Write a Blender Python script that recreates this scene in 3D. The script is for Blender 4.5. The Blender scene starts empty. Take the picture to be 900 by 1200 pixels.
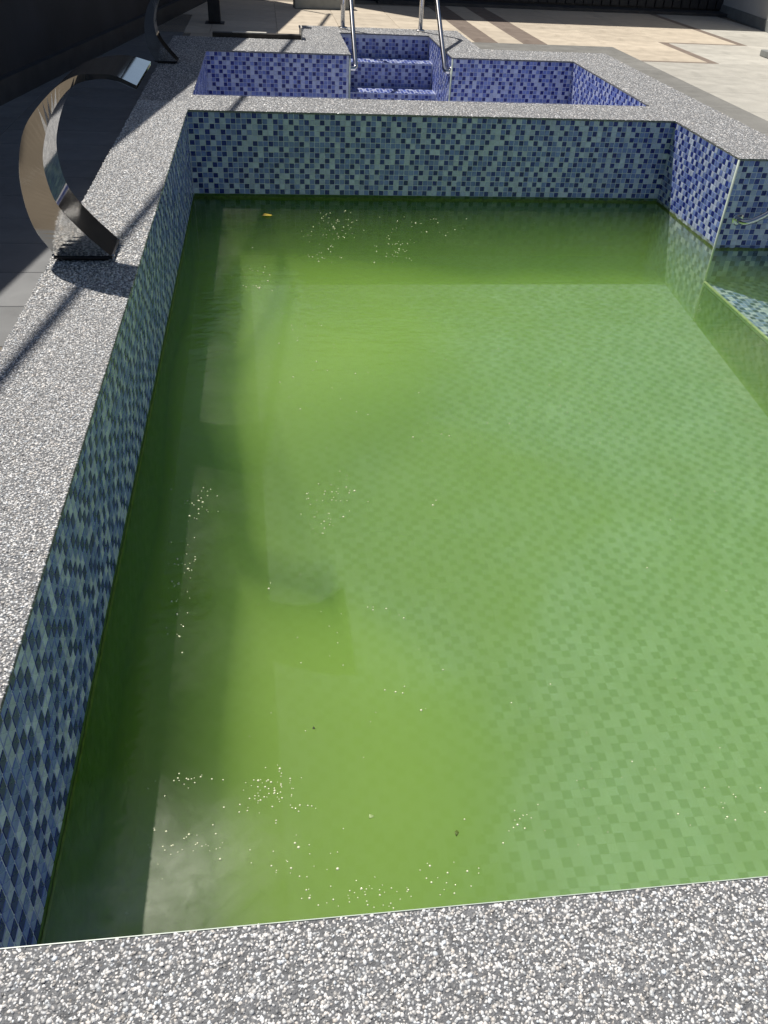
import bpy, math, random
import numpy as np
from mathutils import Matrix, Vector

random.seed(7)
rng = np.random.default_rng(11)
scene = bpy.context.scene
COL = scene.collection

# ------------------------------------------------------------------ camera
cam_data = bpy.data.cameras.new('camera')
cam = bpy.data.objects.new('camera', cam_data)
COL.objects.link(cam)
CAM = Vector((0.3921, -0.4602, 0.9101))
cr = Vector((0.9919746, -0.11796648, 0.04550054))
cu = Vector((0.03500626, 0.60204315, 0.79769581))
cf = Vector((0.12149465, 0.78970118, -0.60134108))
m = Matrix((cr, cu, -cf)).transposed().to_4x4()
m.translation = CAM
cam.matrix_world = m
cam_data.sensor_fit = 'VERTICAL'
cam_data.sensor_height = 24.0
cam_data.lens = 973.83 / 1200 * 24.0
cam_data.clip_start = 0.02
cam_data.clip_end = 1000
scene.camera = cam

# ------------------------------------------------------------------ sky, sun, exposure
SUN = Vector((0.36, -0.45, -1.0)).normalized()          # direction the light travels
to_sun = -SUN
elev = math.asin(to_sun.z)
azim = math.atan2(to_sun.x, to_sun.y)                    # clockwise from +Y
world = bpy.data.worlds.new('World')
scene.world = world
world.use_nodes = True
wn = world.node_tree.nodes
wl = world.node_tree.links
wn.clear()
wo = wn.new('ShaderNodeOutputWorld')
wb = wn.new('ShaderNodeBackground')
sky = wn.new('ShaderNodeTexSky')
sky.sky_type = 'NISHITA'
sky.sun_disc = False
sky.sun_elevation = elev
sky.sun_rotation = azim
sky.altitude = 50
sky.air_density = 1.0
sky.dust_density = 1.2
wb.inputs['Strength'].default_value = 0.058
wl.new(sky.outputs[0], wb.inputs['Color'])
wl.new(wb.outputs[0], wo.inputs['Surface'])

sd = bpy.data.lights.new('sun', 'SUN')
sd.energy = 4.4
sd.angle = math.radians(0.53)
sd.color = (1.0, 0.955, 0.88)
sun = bpy.data.objects.new('sun', sd)
COL.objects.link(sun)
sun.rotation_euler = SUN.to_track_quat('-Z', 'Y').to_euler()

vs = scene.view_settings
vs.view_transform = 'Standard'
vs.look = 'None'
vs.exposure = 0.25
vs.gamma = 1.0
scene.render.engine = 'CYCLES'
scene.cycles.max_bounces = 10
scene.cycles.transparent_max_bounces = 12
scene.cycles.volume_bounces = 3

# ------------------------------------------------------------------ material helpers
def new_mat(name):
    mt = bpy.data.materials.new(name)
    mt.use_nodes = True
    nt = mt.node_tree
    nt.nodes.clear()
    return mt, nt.nodes, nt.links

def principled(name, color, rough=0.6, metal=0.0, spec=0.5, noise=None, bump=None, coat=0.0):
    """noise=(scale, amount) varies the colour; bump=(scale, strength, distance)"""
    mt, N, L = new_mat(name)
    o = N.new('ShaderNodeOutputMaterial')
    b = N.new('ShaderNodeBsdfPrincipled')
    b.inputs['Base Color'].default_value = (*color, 1)
    b.inputs['Roughness'].default_value = rough
    b.inputs['Metallic'].default_value = metal
    b.inputs['Specular IOR Level'].default_value = spec
    b.inputs['Coat Weight'].default_value = coat
    L.new(b.outputs[0], o.inputs['Surface'])
    tc = N.new('ShaderNodeTexCoord')
    if noise:
        nz = N.new('ShaderNodeTexNoise')
        nz.inputs['Scale'].default_value = noise[0]
        nz.inputs['Detail'].default_value = 6
        L.new(tc.outputs['Object'], nz.inputs['Vector'])
        mr = N.new('ShaderNodeMapRange')
        mr.inputs['From Min'].default_value = 0.3
        mr.inputs['From Max'].default_value = 0.7
        mr.inputs['To Min'].default_value = 1 - noise[1]
        mr.inputs['To Max'].default_value = 1 + noise[1]
        L.new(nz.outputs['Fac'], mr.inputs['Value'])
        mx = N.new('ShaderNodeVectorMath')
        mx.operation = 'SCALE'
        mx.inputs[0].default_value = color
        L.new(mr.outputs[0], mx.inputs['Scale'])
        L.new(mx.outputs[0], b.inputs['Base Color'])
    if bump:
        nb = N.new('ShaderNodeTexNoise')
        nb.inputs['Scale'].default_value = bump[0]
        nb.inputs['Detail'].default_value = 5
        L.new(tc.outputs['Object'], nb.inputs['Vector'])
        bp = N.new('ShaderNodeBump')
        bp.inputs['Strength'].default_value = bump[1]
        bp.inputs['Distance'].default_value = bump[2]
        L.new(nb.outputs['Fac'], bp.inputs['Height'])
        L.new(bp.outputs[0], b.inputs['Normal'])
    return mt

def attr_mat(name, rough, spec=0.5, coat=0.0, noise=None, sediment=None, rough_noise=0.0):
    """colour from the per-piece 'tint' attribute"""
    mt, N, L = new_mat(name)
    o = N.new('ShaderNodeOutputMaterial')
    b = N.new('ShaderNodeBsdfPrincipled')
    at = N.new('ShaderNodeAttribute')
    at.attribute_name = 'tint'
    b.inputs['Roughness'].default_value = rough
    b.inputs['Specular IOR Level'].default_value = spec
    b.inputs['Coat Weight'].default_value = coat
    L.new(b.outputs[0], o.inputs['Surface'])
    tc = N.new('ShaderNodeTexCoord')
    src = at.outputs['Color']
    if noise:
        nz = N.new('ShaderNodeTexNoise')
        nz.inputs['Scale'].default_value = noise[0]
        nz.inputs['Detail'].default_value = 5
        L.new(tc.outputs['Object'], nz.inputs['Vector'])
        mr = N.new('ShaderNodeMapRange')
        mr.inputs['From Min'].default_value = 0.3
        mr.inputs['From Max'].default_value = 0.7
        mr.inputs['To Min'].default_value = 1 - noise[1]
        mr.inputs['To Max'].default_value = 1 + noise[1]
        L.new(nz.outputs['Fac'], mr.inputs['Value'])
        mx = N.new('ShaderNodeVectorMath')
        mx.operation = 'SCALE'
        L.new(src, mx.inputs[0])
        L.new(mr.outputs[0], mx.inputs['Scale'])
        src = mx.outputs[0]
    if rough_noise:
        n2 = N.new('ShaderNodeTexNoise')
        n2.inputs['Scale'].default_value = 9
        n2.inputs['Detail'].default_value = 6
        L.new(tc.outputs['Object'], n2.inputs['Vector'])
        m2 = N.new('ShaderNodeMapRange')
        m2.inputs['From Min'].default_value = 0.35
        m2.inputs['From Max'].default_value = 0.65
        m2.inputs['To Min'].default_value = rough - rough_noise
        m2.inputs['To Max'].default_value = rough + rough_noise
        L.new(n2.outputs['Fac'], m2.inputs['Value'])
        L.new(m2.outputs[0], b.inputs['Roughness'])
    if sediment:
        # settled algae: patches lying on the pool floor
        n3 = N.new('ShaderNodeTexNoise')
        n3.inputs['Scale'].default_value = 1.3
        n3.inputs['Detail'].default_value = 4
        n3.inputs['Distortion'].default_value = 0.6
        L.new(tc.outputs['Object'], n3.inputs['Vector'])
        sx = N.new('ShaderNodeSeparateXYZ')
        L.new(tc.outputs['Object'], sx.inputs[0])
        # silt lies thicker towards the left of the basin
        mA = N.new('ShaderNodeMath'); mA.operation = 'MULTIPLY_ADD'
        mA.inputs[1].default_value = -0.34
        mA.inputs[2].default_value = 0.62
        L.new(sx.outputs['X'], mA.inputs[0])
        mB = N.new('ShaderNodeMath'); mB.operation = 'MULTIPLY_ADD'
        mB.inputs[1].default_value = 0.06
        L.new(sx.outputs['Y'], mB.inputs[0])
        L.new(mA.outputs[0], mB.inputs[2])
        mC = N.new('ShaderNodeMath'); mC.operation = 'ADD'
        L.new(mB.outputs[0], mC.inputs[0])
        L.new(n3.outputs['Fac'], mC.inputs[1])
        mr = N.new('ShaderNodeMapRange')
        mr.interpolation_type = 'SMOOTHSTEP'
        mr.inputs['From Min'].default_value = 0.62
        mr.inputs['From Max'].default_value = 0.98
        mr.inputs['To Min'].default_value = sediment[0]
        mr.inputs['To Max'].default_value = sediment[1]
        L.new(mC.outputs[0], mr.inputs['Value'])
        mix = N.new('ShaderNodeMix')
        mix.data_type = 'RGBA'
        mix.inputs[7].default_value = (*sediment[2], 1)
        L.new(mr.outputs[0], mix.inputs['Factor'])
        L.new(src, mix.inputs[6])
        src = mix.outputs[2]
    L.new(src, b.inputs['Base Color'])
    return mt

M_TILE = attr_mat('glazed_mosaic', 0.28, 0.4, 0.0, noise=(60, 0.10), rough_noise=0.10)
M_FLOORTILE = attr_mat('mosaic_floor', 0.5, 0.3, 0, noise=(6, 0.15), sediment=(0.05, 0.55, (0.16, 0.20, 0.06)))
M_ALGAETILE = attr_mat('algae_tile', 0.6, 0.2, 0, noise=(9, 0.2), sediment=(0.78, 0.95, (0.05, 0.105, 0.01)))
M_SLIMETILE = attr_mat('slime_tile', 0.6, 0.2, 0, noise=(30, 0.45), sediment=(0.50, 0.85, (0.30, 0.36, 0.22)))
M_PEBBLE = attr_mat('washed_pebble', 0.36, 0.5, 0, noise=(180, 0.22))
M_DECKTILE = attr_mat('deck_stone', 0.55, 0.35, 0, noise=(7, 0.10), rough_noise=0.12)
M_GROUT = principled('grout', (0.52, 0.55, 0.66), 0.8, noise=(40, 0.2))
M_CEMENT = principled('cement', (0.16, 0.163, 0.17), 0.85, noise=(90, 0.35), bump=(320, 0.9, 0.004))
M_TRIM = principled('pvc_trim', (0.46, 0.52, 0.45), 0.4, noise=(30, 0.15))
M_STEEL = principled('polished_steel', (0.62, 0.61, 0.59), 0.075, 1.0, noise=(14, 0.06))
M_TUBE = principled('tube_steel', (0.62, 0.61, 0.60), 0.14, 1.0, noise=(25, 0.10))
M_BOLT = principled('bolt_steel', (0.5, 0.5, 0.5), 0.25, 1.0)
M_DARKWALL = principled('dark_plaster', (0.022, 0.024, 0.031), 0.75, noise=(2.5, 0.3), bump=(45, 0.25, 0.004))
M_CURB = principled('dark_curb', (0.035, 0.037, 0.042), 0.6, noise=(9, 0.3))
M_DARKMETAL = principled('dark_metal', (0.022, 0.022, 0.026), 0.45, 0.4, noise=(20, 0.3))
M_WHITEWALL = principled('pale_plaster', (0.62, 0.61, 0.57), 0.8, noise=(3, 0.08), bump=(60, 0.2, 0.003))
M_SKIRT = principled('skirting_stone', (0.24, 0.25, 0.24), 0.6, noise=(12, 0.15))
M_BACKWALL = principled('back_boards', (0.035, 0.035, 0.038), 0.6, noise=(8, 0.3))
M_BROWNBAR = principled('brown_channel', (0.035, 0.028, 0.022), 0.5, 0.3, noise=(30, 0.3))
M_PALESTONE = principled('pale_stone', (0.55, 0.52, 0.46), 0.6, noise=(15, 0.1))
M_LEAF_Y = principled('yellow_leaf', (0.45, 0.33, 0.03), 0.6, noise=(150, 0.3))
M_LEAF_G = principled('green_leaf', (0.07, 0.11, 0.01), 0.6, noise=(150, 0.3))
M_SPECK = principled('dark_speck', (0.02, 0.025, 0.012), 0.5)
M_FLOWER = principled('pale_petal', (0.30, 0.40, 0.16), 0.6)

# bubbles, coloured pale yellow to paint in their sun glints
def bubble_material():
    mt, N, L = new_mat('bubble_glint')
    o = N.new('ShaderNodeOutputMaterial')
    mix = N.new('ShaderNodeMixShader')
    mix.inputs[0].default_value = 0.8
    t = N.new('ShaderNodeBsdfTransparent')
    b = N.new('ShaderNodeBsdfPrincipled')
    b.inputs['Base Color'].default_value = (0.86, 0.87, 0.60, 1)
    b.inputs['Roughness'].default_value = 0.12
    L.new(t.outputs[0], mix.inputs[1])
    L.new(b.outputs[0], mix.inputs[2])
    L.new(mix.outputs[0], o.inputs['Surface'])
    return mt
M_BUBBLE = bubble_material()

# murky pool water: thin reflecting skin with a faint dust film, scattering body
WATER_Z = -0.4126
def water_material():
    mt, N, L = new_mat('murky_water')
    o = N.new('ShaderNodeOutputMaterial')
    tc = N.new('ShaderNodeTexCoord')
    nz = N.new('ShaderNodeTexNoise')
    nz.inputs['Scale'].default_value = 11
    nz.inputs['Detail'].default_value = 4
    mp = N.new('ShaderNodeMapping')
    mp.inputs['Scale'].default_value = (1.0, 2.2, 1.0)
    L.new(tc.outputs['Object'], mp.inputs[0])
    L.new(mp.outputs[0], nz.inputs['Vector'])
    bp = N.new('ShaderNodeBump')
    bp.inputs['Strength'].default_value = 0.10
    bp.inputs['Distance'].default_value = 0.03
    L.new(nz.outputs['Fac'], bp.inputs['Height'])
    fr = N.new('ShaderNodeFresnel')
    fr.inputs['IOR'].default_value = 1.33
    L.new(bp.outputs[0], fr.inputs['Normal'])
    tr = N.new('ShaderNodeBsdfTransparent')
    gl = N.new('ShaderNodeBsdfGlossy')
    gl.inputs['Roughness'].default_value = 0.03
    L.new(bp.outputs[0], gl.inputs['Normal'])
    m1 = N.new('ShaderNodeMixShader')
    L.new(fr.outputs[0], m1.inputs[0])
    L.new(tr.outputs[0], m1.inputs[1])
    L.new(gl.outputs[0], m1.inputs[2])
    # dust film floating on the water
    n2 = N.new('ShaderNodeTexNoise')
    n2.inputs['Scale'].default_value = 3.2
    n2.inputs['Detail'].default_value = 7
    n2.inputs['Roughness'].default_value = 0.62
    n2.inputs['Distortion'].default_value = 0.5
    L.new(tc.outputs['Object'], n2.inputs['Vector'])
    mr = N.new('ShaderNodeMapRange')
    mr.inputs['From Min'].default_value = 0.38
    mr.inputs['From Max'].default_value = 0.72
    mr.inputs['To Min'].default_value = 0.0008
    mr.inputs['To Max'].default_value = 0.012
    L.new(n2.outputs['Fac'], mr.inputs['Value'])
    df = N.new('ShaderNodeBsdfDiffuse')
    df.inputs['Color'].default_value = (0.62, 0.66, 0.52, 1)
    m2 = N.new('ShaderNodeMixShader')
    # scum that the skimmer side has gathered in the near left corner
    vd = N.new('ShaderNodeVectorMath'); vd.operation = 'DISTANCE'
    vd.inputs[1].default_value = (0.10, 0.22, WATER_Z)
    L.new(tc.outputs['Object'], vd.inputs[0])
    m3 = N.new('ShaderNodeMapRange'); m3.interpolation_type = 'SMOOTHSTEP'
    m3.inputs['From Min'].default_value = 0.05
    m3.inputs['From Max'].default_value = 0.40
    m3.inputs['To Min'].default_value = 24.0
    m3.inputs['To Max'].default_value = 1.0
    L.new(vd.outputs['Value'], m3.inputs['Value'])
    n4 = N.new('ShaderNodeTexNoise')
    n4.inputs['Scale'].default_value = 26
    n4.inputs['Detail'].default_value = 6
    n4.inputs['Distortion'].default_value = 1.0
    L.new(tc.outputs['Object'], n4.inputs['Vector'])
    m4 = N.new('ShaderNodeMath'); m4.operation = 'MULTIPLY_ADD'
    m4.inputs[1].default_value = 1.2
    m4.inputs[2].default_value = 0.4
    L.new(n4.outputs['Fac'], m4.inputs[0])
    m5 = N.new('ShaderNodeMath'); m5.operation = 'MULTIPLY'
    # and a thinner band of it along the whole left side
    sp = N.new('ShaderNodeSeparateXYZ')
    L.new(tc.outputs['Object'], sp.inputs[0])
    m7 = N.new('ShaderNodeMapRange'); m7.interpolation_type = 'SMOOTHSTEP'
    m7.inputs['From Min'].default_value = 0.10
    m7.inputs['From Max'].default_value = 0.42
    m7.inputs['To Min'].default_value = 3.5
    m7.inputs['To Max'].default_value = 0.0
    L.new(sp.outputs['X'], m7.inputs['Value'])
    m8 = N.new('ShaderNodeMath'); m8.operation = 'ADD'
    L.new(m3.outputs[0], m8.inputs[0]); L.new(m7.outputs[0], m8.inputs[1])
    L.new(mr.outputs[0], m5.inputs[0]); L.new(m8.outputs[0], m5.inputs[1])
    m6 = N.new('ShaderNodeMath'); m6.operation = 'MULTIPLY'
    L.new(m5.outputs[0], m6.inputs[0]); L.new(m4.outputs[0], m6.inputs[1])
    L.new(m6.outputs[0], m2.inputs[0])
    L.new(m1.outputs[0], m2.inputs[1])
    L.new(df.outputs[0], m2.inputs[2])
    L.new(m2.outputs[0], o.inputs['Surface'])
    sc = N.new('ShaderNodeVolumeScatter')
    sc.inputs['Color'].default_value = (0.39, 0.595, 0.165, 1)
    sc.inputs['Density'].default_value = 0.9
    sc.inputs['Anisotropy'].default_value = -0.35
    ab = N.new('ShaderNodeVolumeAbsorption')
    ab.inputs['Color'].default_value = (0.52, 0.80, 0.22, 1)
    ab.inputs['Density'].default_value = 1.05
    ad = N.new('ShaderNodeAddShader')
    L.new(sc.outputs[0], ad.inputs[0])
    L.new(ab.outputs[0], ad.inputs[1])
    L.new(ad.outputs[0], o.inputs['Volume'])
    return mt
M_WATER = water_material()

# ------------------------------------------------------------------ mesh helpers
def link(name, me, mat=None, parent=None):
    o = bpy.data.objects.new(name, me)
    COL.objects.link(o)
    if mat is not None and me is not None and not me.materials:
        me.materials.append(mat)
    if parent is not None:
        o.parent = parent
    return o

def mesh_py(name, v, f, smooth=False):
    me = bpy.data.meshes.new(name)
    me.from_pydata([tuple(p) for p in v], [], f)
    me.update()
    if smooth:
        me.shade_smooth()
    return me

def mesh_np(name, verts, faces, tint=None, smooth=False):
    """verts (n,3), faces (m,k) all of one size k, tint (n,3)"""
    me = bpy.data.meshes.new(name)
    n, mm, k = len(verts), len(faces), faces.shape[1]
    me.vertices.add(n)
    me.vertices.foreach_set('co', np.ascontiguousarray(verts, dtype=np.float32).ravel())
    me.loops.add(mm * k)
    me.loops.foreach_set('vertex_index', np.ascontiguousarray(faces, dtype=np.int32).ravel())
    me.polygons.add(mm)
    me.polygons.foreach_set('loop_start', np.arange(0, mm * k, k, dtype=np.int32))
    me.polygons.foreach_set('loop_total', np.full(mm, k, dtype=np.int32))
    me.update(calc_edges=True)
    me.validate()
    if tint is not None:
        a = me.attributes.new('tint', 'FLOAT_COLOR', 'POINT')
        c = np.ones((n, 4), dtype=np.float32)
        c[:, :3] = tint
        a.data.foreach_set('color', c.ravel())
    if smooth:
        me.shade_smooth()
    else:
        me.shade_flat()
    return me

def box_vf(x0, x1, y0, y1, z0, z1, base=0):
    v = [(x0, y0, z0), (x1, y0, z0), (x1, y1, z0), (x0, y1, z0),
         (x0, y0, z1), (x1, y0, z1), (x1, y1, z1), (x0, y1, z1)]
    f = [(3, 2, 1, 0), (4, 5, 6, 7), (0, 1, 5, 4), (1, 2, 6, 5), (2, 3, 7, 6), (3, 0, 4, 7)]
    return v, [tuple(i + base for i in q) for q in f]

def boxes(name, lst):
    V, F = [], []
    for b in lst:
        v, f = box_vf(*b, base=len(V))
        V += v
        F += f
    return mesh_py(name, V, F)

def bevel(o, w, seg=2):
    md = o.modifiers.new('bevel', 'BEVEL')
    md.width = w
    md.segments = seg
    md.limit_method = 'ANGLE'
    return o

def tag(o, label=None, cat=None, group=None, kind=None):
    if label: o['label'] = label
    if cat: o['category'] = cat
    if group: o['group'] = group
    if kind: o['kind'] = kind
    return o

def catmull(pts, n=8):
    pts = [np.array(p, float) for p in pts]
    P = [2 * pts[0] - pts[1]] + pts + [2 * pts[-1] - pts[-2]]
    out = []
    for i in range(1, len(P) - 2):
        for k in range(n):
            t = k / n
            a, b, c, d = P[i - 1], P[i], P[i + 1], P[i + 2]
            out.append(0.5 * ((2 * b) + (-a + c) * t + (2 * a - 5 * b + 4 * c - d) * t * t + (-a + 3 * b - 3 * c + d) * t ** 3))
    out.append(pts[-1])
    return np.array(out)

def tube(name, path, r, seg=14, caps=True):
    path = [Vector(p) for p in path]
    V, F = [], []
    up = None
    n = len(path)
    for i, p in enumerate(path):
        d = (path[min(i + 1, n - 1)] - path[max(i - 1, 0)]).normalized()
        if up is None:
            up = Vector((1, 0, 0)) if abs(d.x) < 0.8 else Vector((0, 0, 1))
        s = d.cross(up).normalized()
        up = s.cross(d).normalized()
        for k in range(seg):
            a = 2 * math.pi * k / seg
            V.append(p + s * (r * math.cos(a)) + up * (r * math.sin(a)))
    for i in range(n - 1):
        for k in range(seg):
            k2 = (k + 1) % seg
            F.append((i * seg + k, i * seg + k2, (i + 1) * seg + k2, (i + 1) * seg + k))
    if caps:
        F.append(tuple(range(seg - 1, -1, -1)))
        F.append(tuple(range((n - 1) * seg, n * seg)))
    return mesh_py(name, V, F, smooth=True)

def disc(name, c, axis, r, h, seg=20):
    """short cylinder standing on c along axis, with a bevelled rim"""
    axis = Vector(axis).normalized()
    q = axis.to_track_quat('Z', 'Y')
    V, F = [], []
    prof = [(r, 0), (r, h * 0.6), (r * 0.82, h)]
    for (rr, hh) in prof:
        for k in range(seg):
            a = 2 * math.pi * k / seg
            V.append(Vector(c) + q @ Vector((rr * math.cos(a), rr * math.sin(a), hh)))
    for i in range(len(prof) - 1):
        for k in range(seg):
            k2 = (k + 1) % seg
            F.append((i * seg + k, i * seg + k2, (i + 1) * seg + k2, (i + 1) * seg + k))
    F.append(tuple(range(2 * seg, 3 * seg)))
    F.append(tuple(range(seg - 1, -1, -1)))
    return mesh_py(name, V, F)

# ------------------------------------------------------------------ mosaic
PITCH = 0.0258
GAP = 0.0029
THICK = 0.0014
NAVY = [(0.015, 0.025, 0.190), (0.020, 0.033, 0.220), (0.011, 0.019, 0.160)]
BLUE = [(0.160, 0.212, 0.500), (0.183, 0.236, 0.520), (0.138, 0.190, 0.475)]
PALE = [(0.405, 0.455, 0.650), (0.365, 0.412, 0.620), (0.445, 0.498, 0.670)]
# one paper-backed sheet of 12 x 12 chips, stuck side by side all over the pool
def make_sheet():
    r = random.Random(5)
    s = 0
    sh = []
    for j in range(12):
        row = []
        for i in range(12):
            if (i + s) % 3 == 0 and r.random() > 0.03:
                row.append(0)
            else:
                row.append(2 if r.random() < 0.40 else 1)
        sh.append(row)
        s += r.choice((1, 1, -1))
    return sh
SHEET = make_sheet()

def chip_kind(i, j, seed):
    a, b = i // 12, j // 12
    h = (a * 7349 + b * 9151 + seed * 131) % 4
    ii, jj = i % 12, j % 12
    if h == 1: ii = (ii + 6) % 12
    if h == 2: ii = (ii + 3) % 12
    if h == 3: jj = (jj + 5) % 12
    return SHEET[jj][ii]

FLOORPAL = [[(0.165, 0.21, 0.32)] * 3, [(0.29, 0.345, 0.47), (0.28, 0.335, 0.46), (0.31, 0.36, 0.49)], [(0.32, 0.37, 0.49), (0.31, 0.36, 0.48), (0.335, 0.39, 0.51)]]
def chip_colour(kind, r, pal=None):
    if pal:
        return np.array(pal[kind][r.randrange(3)]) * (0.94 + 0.12 * r.random())
    c = np.array((NAVY, BLUE, PALE)[kind][r.randrange(3)])
    return c * (0.88 + 0.24 * r.random())

def mosaic(name, origin, u, v, nu, nv, parent, seed=1, mat=None, skip=None, thick=THICK, tilt=0.0015, pal=None, gap=GAP):
    """joined chips; origin is the corner on the backing plane, u x v = outward normal"""
    u, v = np.array(u, float), np.array(v, float)
    nrm = np.cross(u, v)
    o = np.array(origin, float)
    r = random.Random(seed * 17 + 3)
    V, C = [], []
    half = (PITCH - gap) / 2
    hi = half - (0.0007 if gap else 0.0)
    cor = ((-1, -1), (1, -1), (1, 1), (-1, 1))
    for j in range(nv):
        for i in range(nu):
            col = chip_colour(chip_kind(i, j, seed), r, pal)
            if skip and (i, j) in skip:
                continue
            c = o + u * ((i + 0.5) * PITCH) + v * ((j + 0.5) * PITCH)
            ta, tb = r.gauss(0, tilt), r.gauss(0, tilt)
            jx, jy = r.gauss(0, 0.00022), r.gauss(0, 0.00022)
            c = c + u * jx + v * jy
            for a, b in cor:
                V.append(c + u * (a * half) + v * (b * half))
            for a, b in cor:
                V.append(c + u * (a * hi) + v * (b * hi) + nrm * (thick + (a * ta + b * tb) * half))
            C += [col] * 8
    V = np.array(V)
    n = len(V) // 8
    q = np.array([(4, 5, 6, 7), (0, 1, 5, 4), (1, 2, 6, 5), (2, 3, 7, 6), (3, 0, 4, 7)])
    F = (np.arange(n)[:, None, None] * 8 + q[None]).reshape(-1, 4)
    me = mesh_np(name, V, F, np.array(C))
    ob = link(name, me, mat or M_TILE, parent)
    ob['kind'] = 'stuff'
    return ob

# ------------------------------------------------------------------ pebble-washed coping
def ico():
    t = (1 + 5 ** 0.5) / 2
    v = np.array([(-1, t, 0), (1, t, 0), (-1, -t, 0), (1, -t, 0), (0, -1, t), (0, 1, t), (0, -1, -t), (0, 1, -t),
                  (t, 0, -1), (t, 0, 1), (-t, 0, -1), (-t, 0, 1)]) / math.sqrt(1 + t * t)
    f = np.array([(0, 11, 5), (0, 5, 1), (0, 1, 7), (0, 7, 10), (0, 10, 11), (1, 5, 9), (5, 11, 4), (11, 10, 2), (10, 7, 6),
                  (7, 1, 8), (3, 9, 4), (3, 4, 2), (3, 2, 6), (3, 6, 8), (3, 8, 9), (4, 9, 5), (2, 4, 11), (6, 2, 10), (8, 6, 7), (9, 8, 1)])
    return v, f
def octa():
    v = np.array([(1, 0, 0), (-1, 0, 0), (0, 1, 0), (0, -1, 0), (0, 0, 1), (0, 0, -1)], float)
    f = np.array([(0, 2, 4), (2, 1, 4), (1, 3, 4), (3, 0, 4)])
    return v, f

def stone_colours(n):
    k = rng.random(n)
    g = np.where(k < 0.42, rng.uniform(0.64, 0.84, n), np.where(k < 0.90, rng.uniform(0.38, 0.60, n), rng.uniform(0.20, 0.36, n)))
    warm = rng.normal(0, 0.03, n)
    return np.stack([g * (1.0 + warm), g * 0.985, g * (0.965 - warm)], 1)

def pebbles(name, rects, density, parent, fine=True, z=0.0, grit=False):
    sv, sf = ico() if fine else octa()
    Vs, Cs, Fs, base = [], [], [], 0
    for ri, (x0, x1, y0, y1) in enumerate(rects):
        # jittered grid keeps the stones from piling on each other
        step = 1 / math.sqrt(density[ri] if isinstance(density, tuple) else density)
        nx, ny = max(1, int((x1 - x0) / step)), max(1, int((y1 - y0) / step))
        gx, gy = np.meshgrid((np.arange(nx) + 0.5) / nx, (np.arange(ny) + 0.5) / ny)
        n = nx * ny
        px = x0 + (gx.ravel() + rng.uniform(-0.62, 0.62, n) / nx) * (x1 - x0)
        py = y0 + (gy.ravel() + rng.uniform(-0.62, 0.62, n) / ny) * (y1 - y0)
        px = np.clip(px, x0 + 0.001, x1 - 0.001)
        py = np.clip(py, y0 + 0.001, y1 - 0.001)
        r = step * rng.lognormal(-0.44, 0.27, n)
        r = np.clip(r, step * 0.28, step * 1.0)
        asp = rng.uniform(0.5, 0.95, n)
        flat = rng.uniform(0.40, 0.65, n) if fine else rng.uniform(0.12, 0.28, n)
        a = rng.uniform(0, 2 * math.pi, n)
        lx = sv[None, :, 0] * r[:, None]
        ly = sv[None, :, 1] * (r * asp)[:, None]
        lz = sv[None, :, 2] * (r * flat)[:, None]
        lum = 1 + rng.normal(0, 0.15, (n, len(sv)))
        lx, ly, lz = lx * lum, ly * lum, lz * lum
        tl = rng.normal(0, 0.25, n)[:, None]
        lz2 = lz + lx * tl * 0.6
        ca, sa = np.cos(a)[:, None], np.sin(a)[:, None]
        X = px[:, None] + lx * ca - ly * sa
        Y = py[:, None] + lx * sa + ly * ca
        Z = z - 0.0006 + rng.uniform(-0.0012, 0.0004, n)[:, None] + lz2
        Z = np.minimum(Z, z + 0.0019 + rng.uniform(-0.0006, 0.0008, n)[:, None] + 0.12 * lx)
        Vs.append(np.stack([X, Y, Z], 2).reshape(-1, 3))
        Cs.append(np.repeat(stone_colours(n) * (0.78 if grit else 1.0), len(sv), 0))
        Fs.append((np.arange(n)[:, None, None] * len(sv) + sf[None] + base).reshape(-1, 3))
        base += n * len(sv)
    me = mesh_np(name, np.concatenate(Vs), np.concatenate(Fs), np.concatenate(Cs), smooth=fine)
    ob = link(name, me, M_PEBBLE, parent)
    ob['kind'] = 'stuff'
    return ob

def coping(rects, label, density, fine, zb=-0.009, trim=(), grit=None):
    """slab of washed pebble concrete (one or several butted rectangles) with its stones"""
    me = boxes('coping', [(x0, x1, y0, y1, zb, -0.0005) for (x0, x1, y0, y1) in rects])
    o = link('coping', me, M_CEMENT)
    tag(o, label, 'coping', 'washed pebble copings round the pool')
    pebbles('pebbles', rects, density, o, fine)
    if grit:
        pebbles('grit', grit, 110000, o, False, z=-0.0002, grit=True)
    for t in trim:
        link('edge_trim', boxes('edge_trim', [t]), M_TRIM, o)
    return o

# ------------------------------------------------------------------ dimensions (metres, coping top is z = 0)
W = 2.5          # pool width
L = 4.015        # near edge (y = 0) to divider wall
DIV = 4.36       # back face of the divider
FB = 5.80        # far wall of the small pool
RC = 3.278       # wall where the pool widens to the right
FLOOR = -1.09    # deepest, at the near end; the floor rises to the divider
SLOPE = 0.090
def floor_z(y): return -1.08 + SLOPE * y
SHELF = -0.578
DECK = -0.10
TOPC = -0.0095    # top of tiling below the coping

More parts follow.
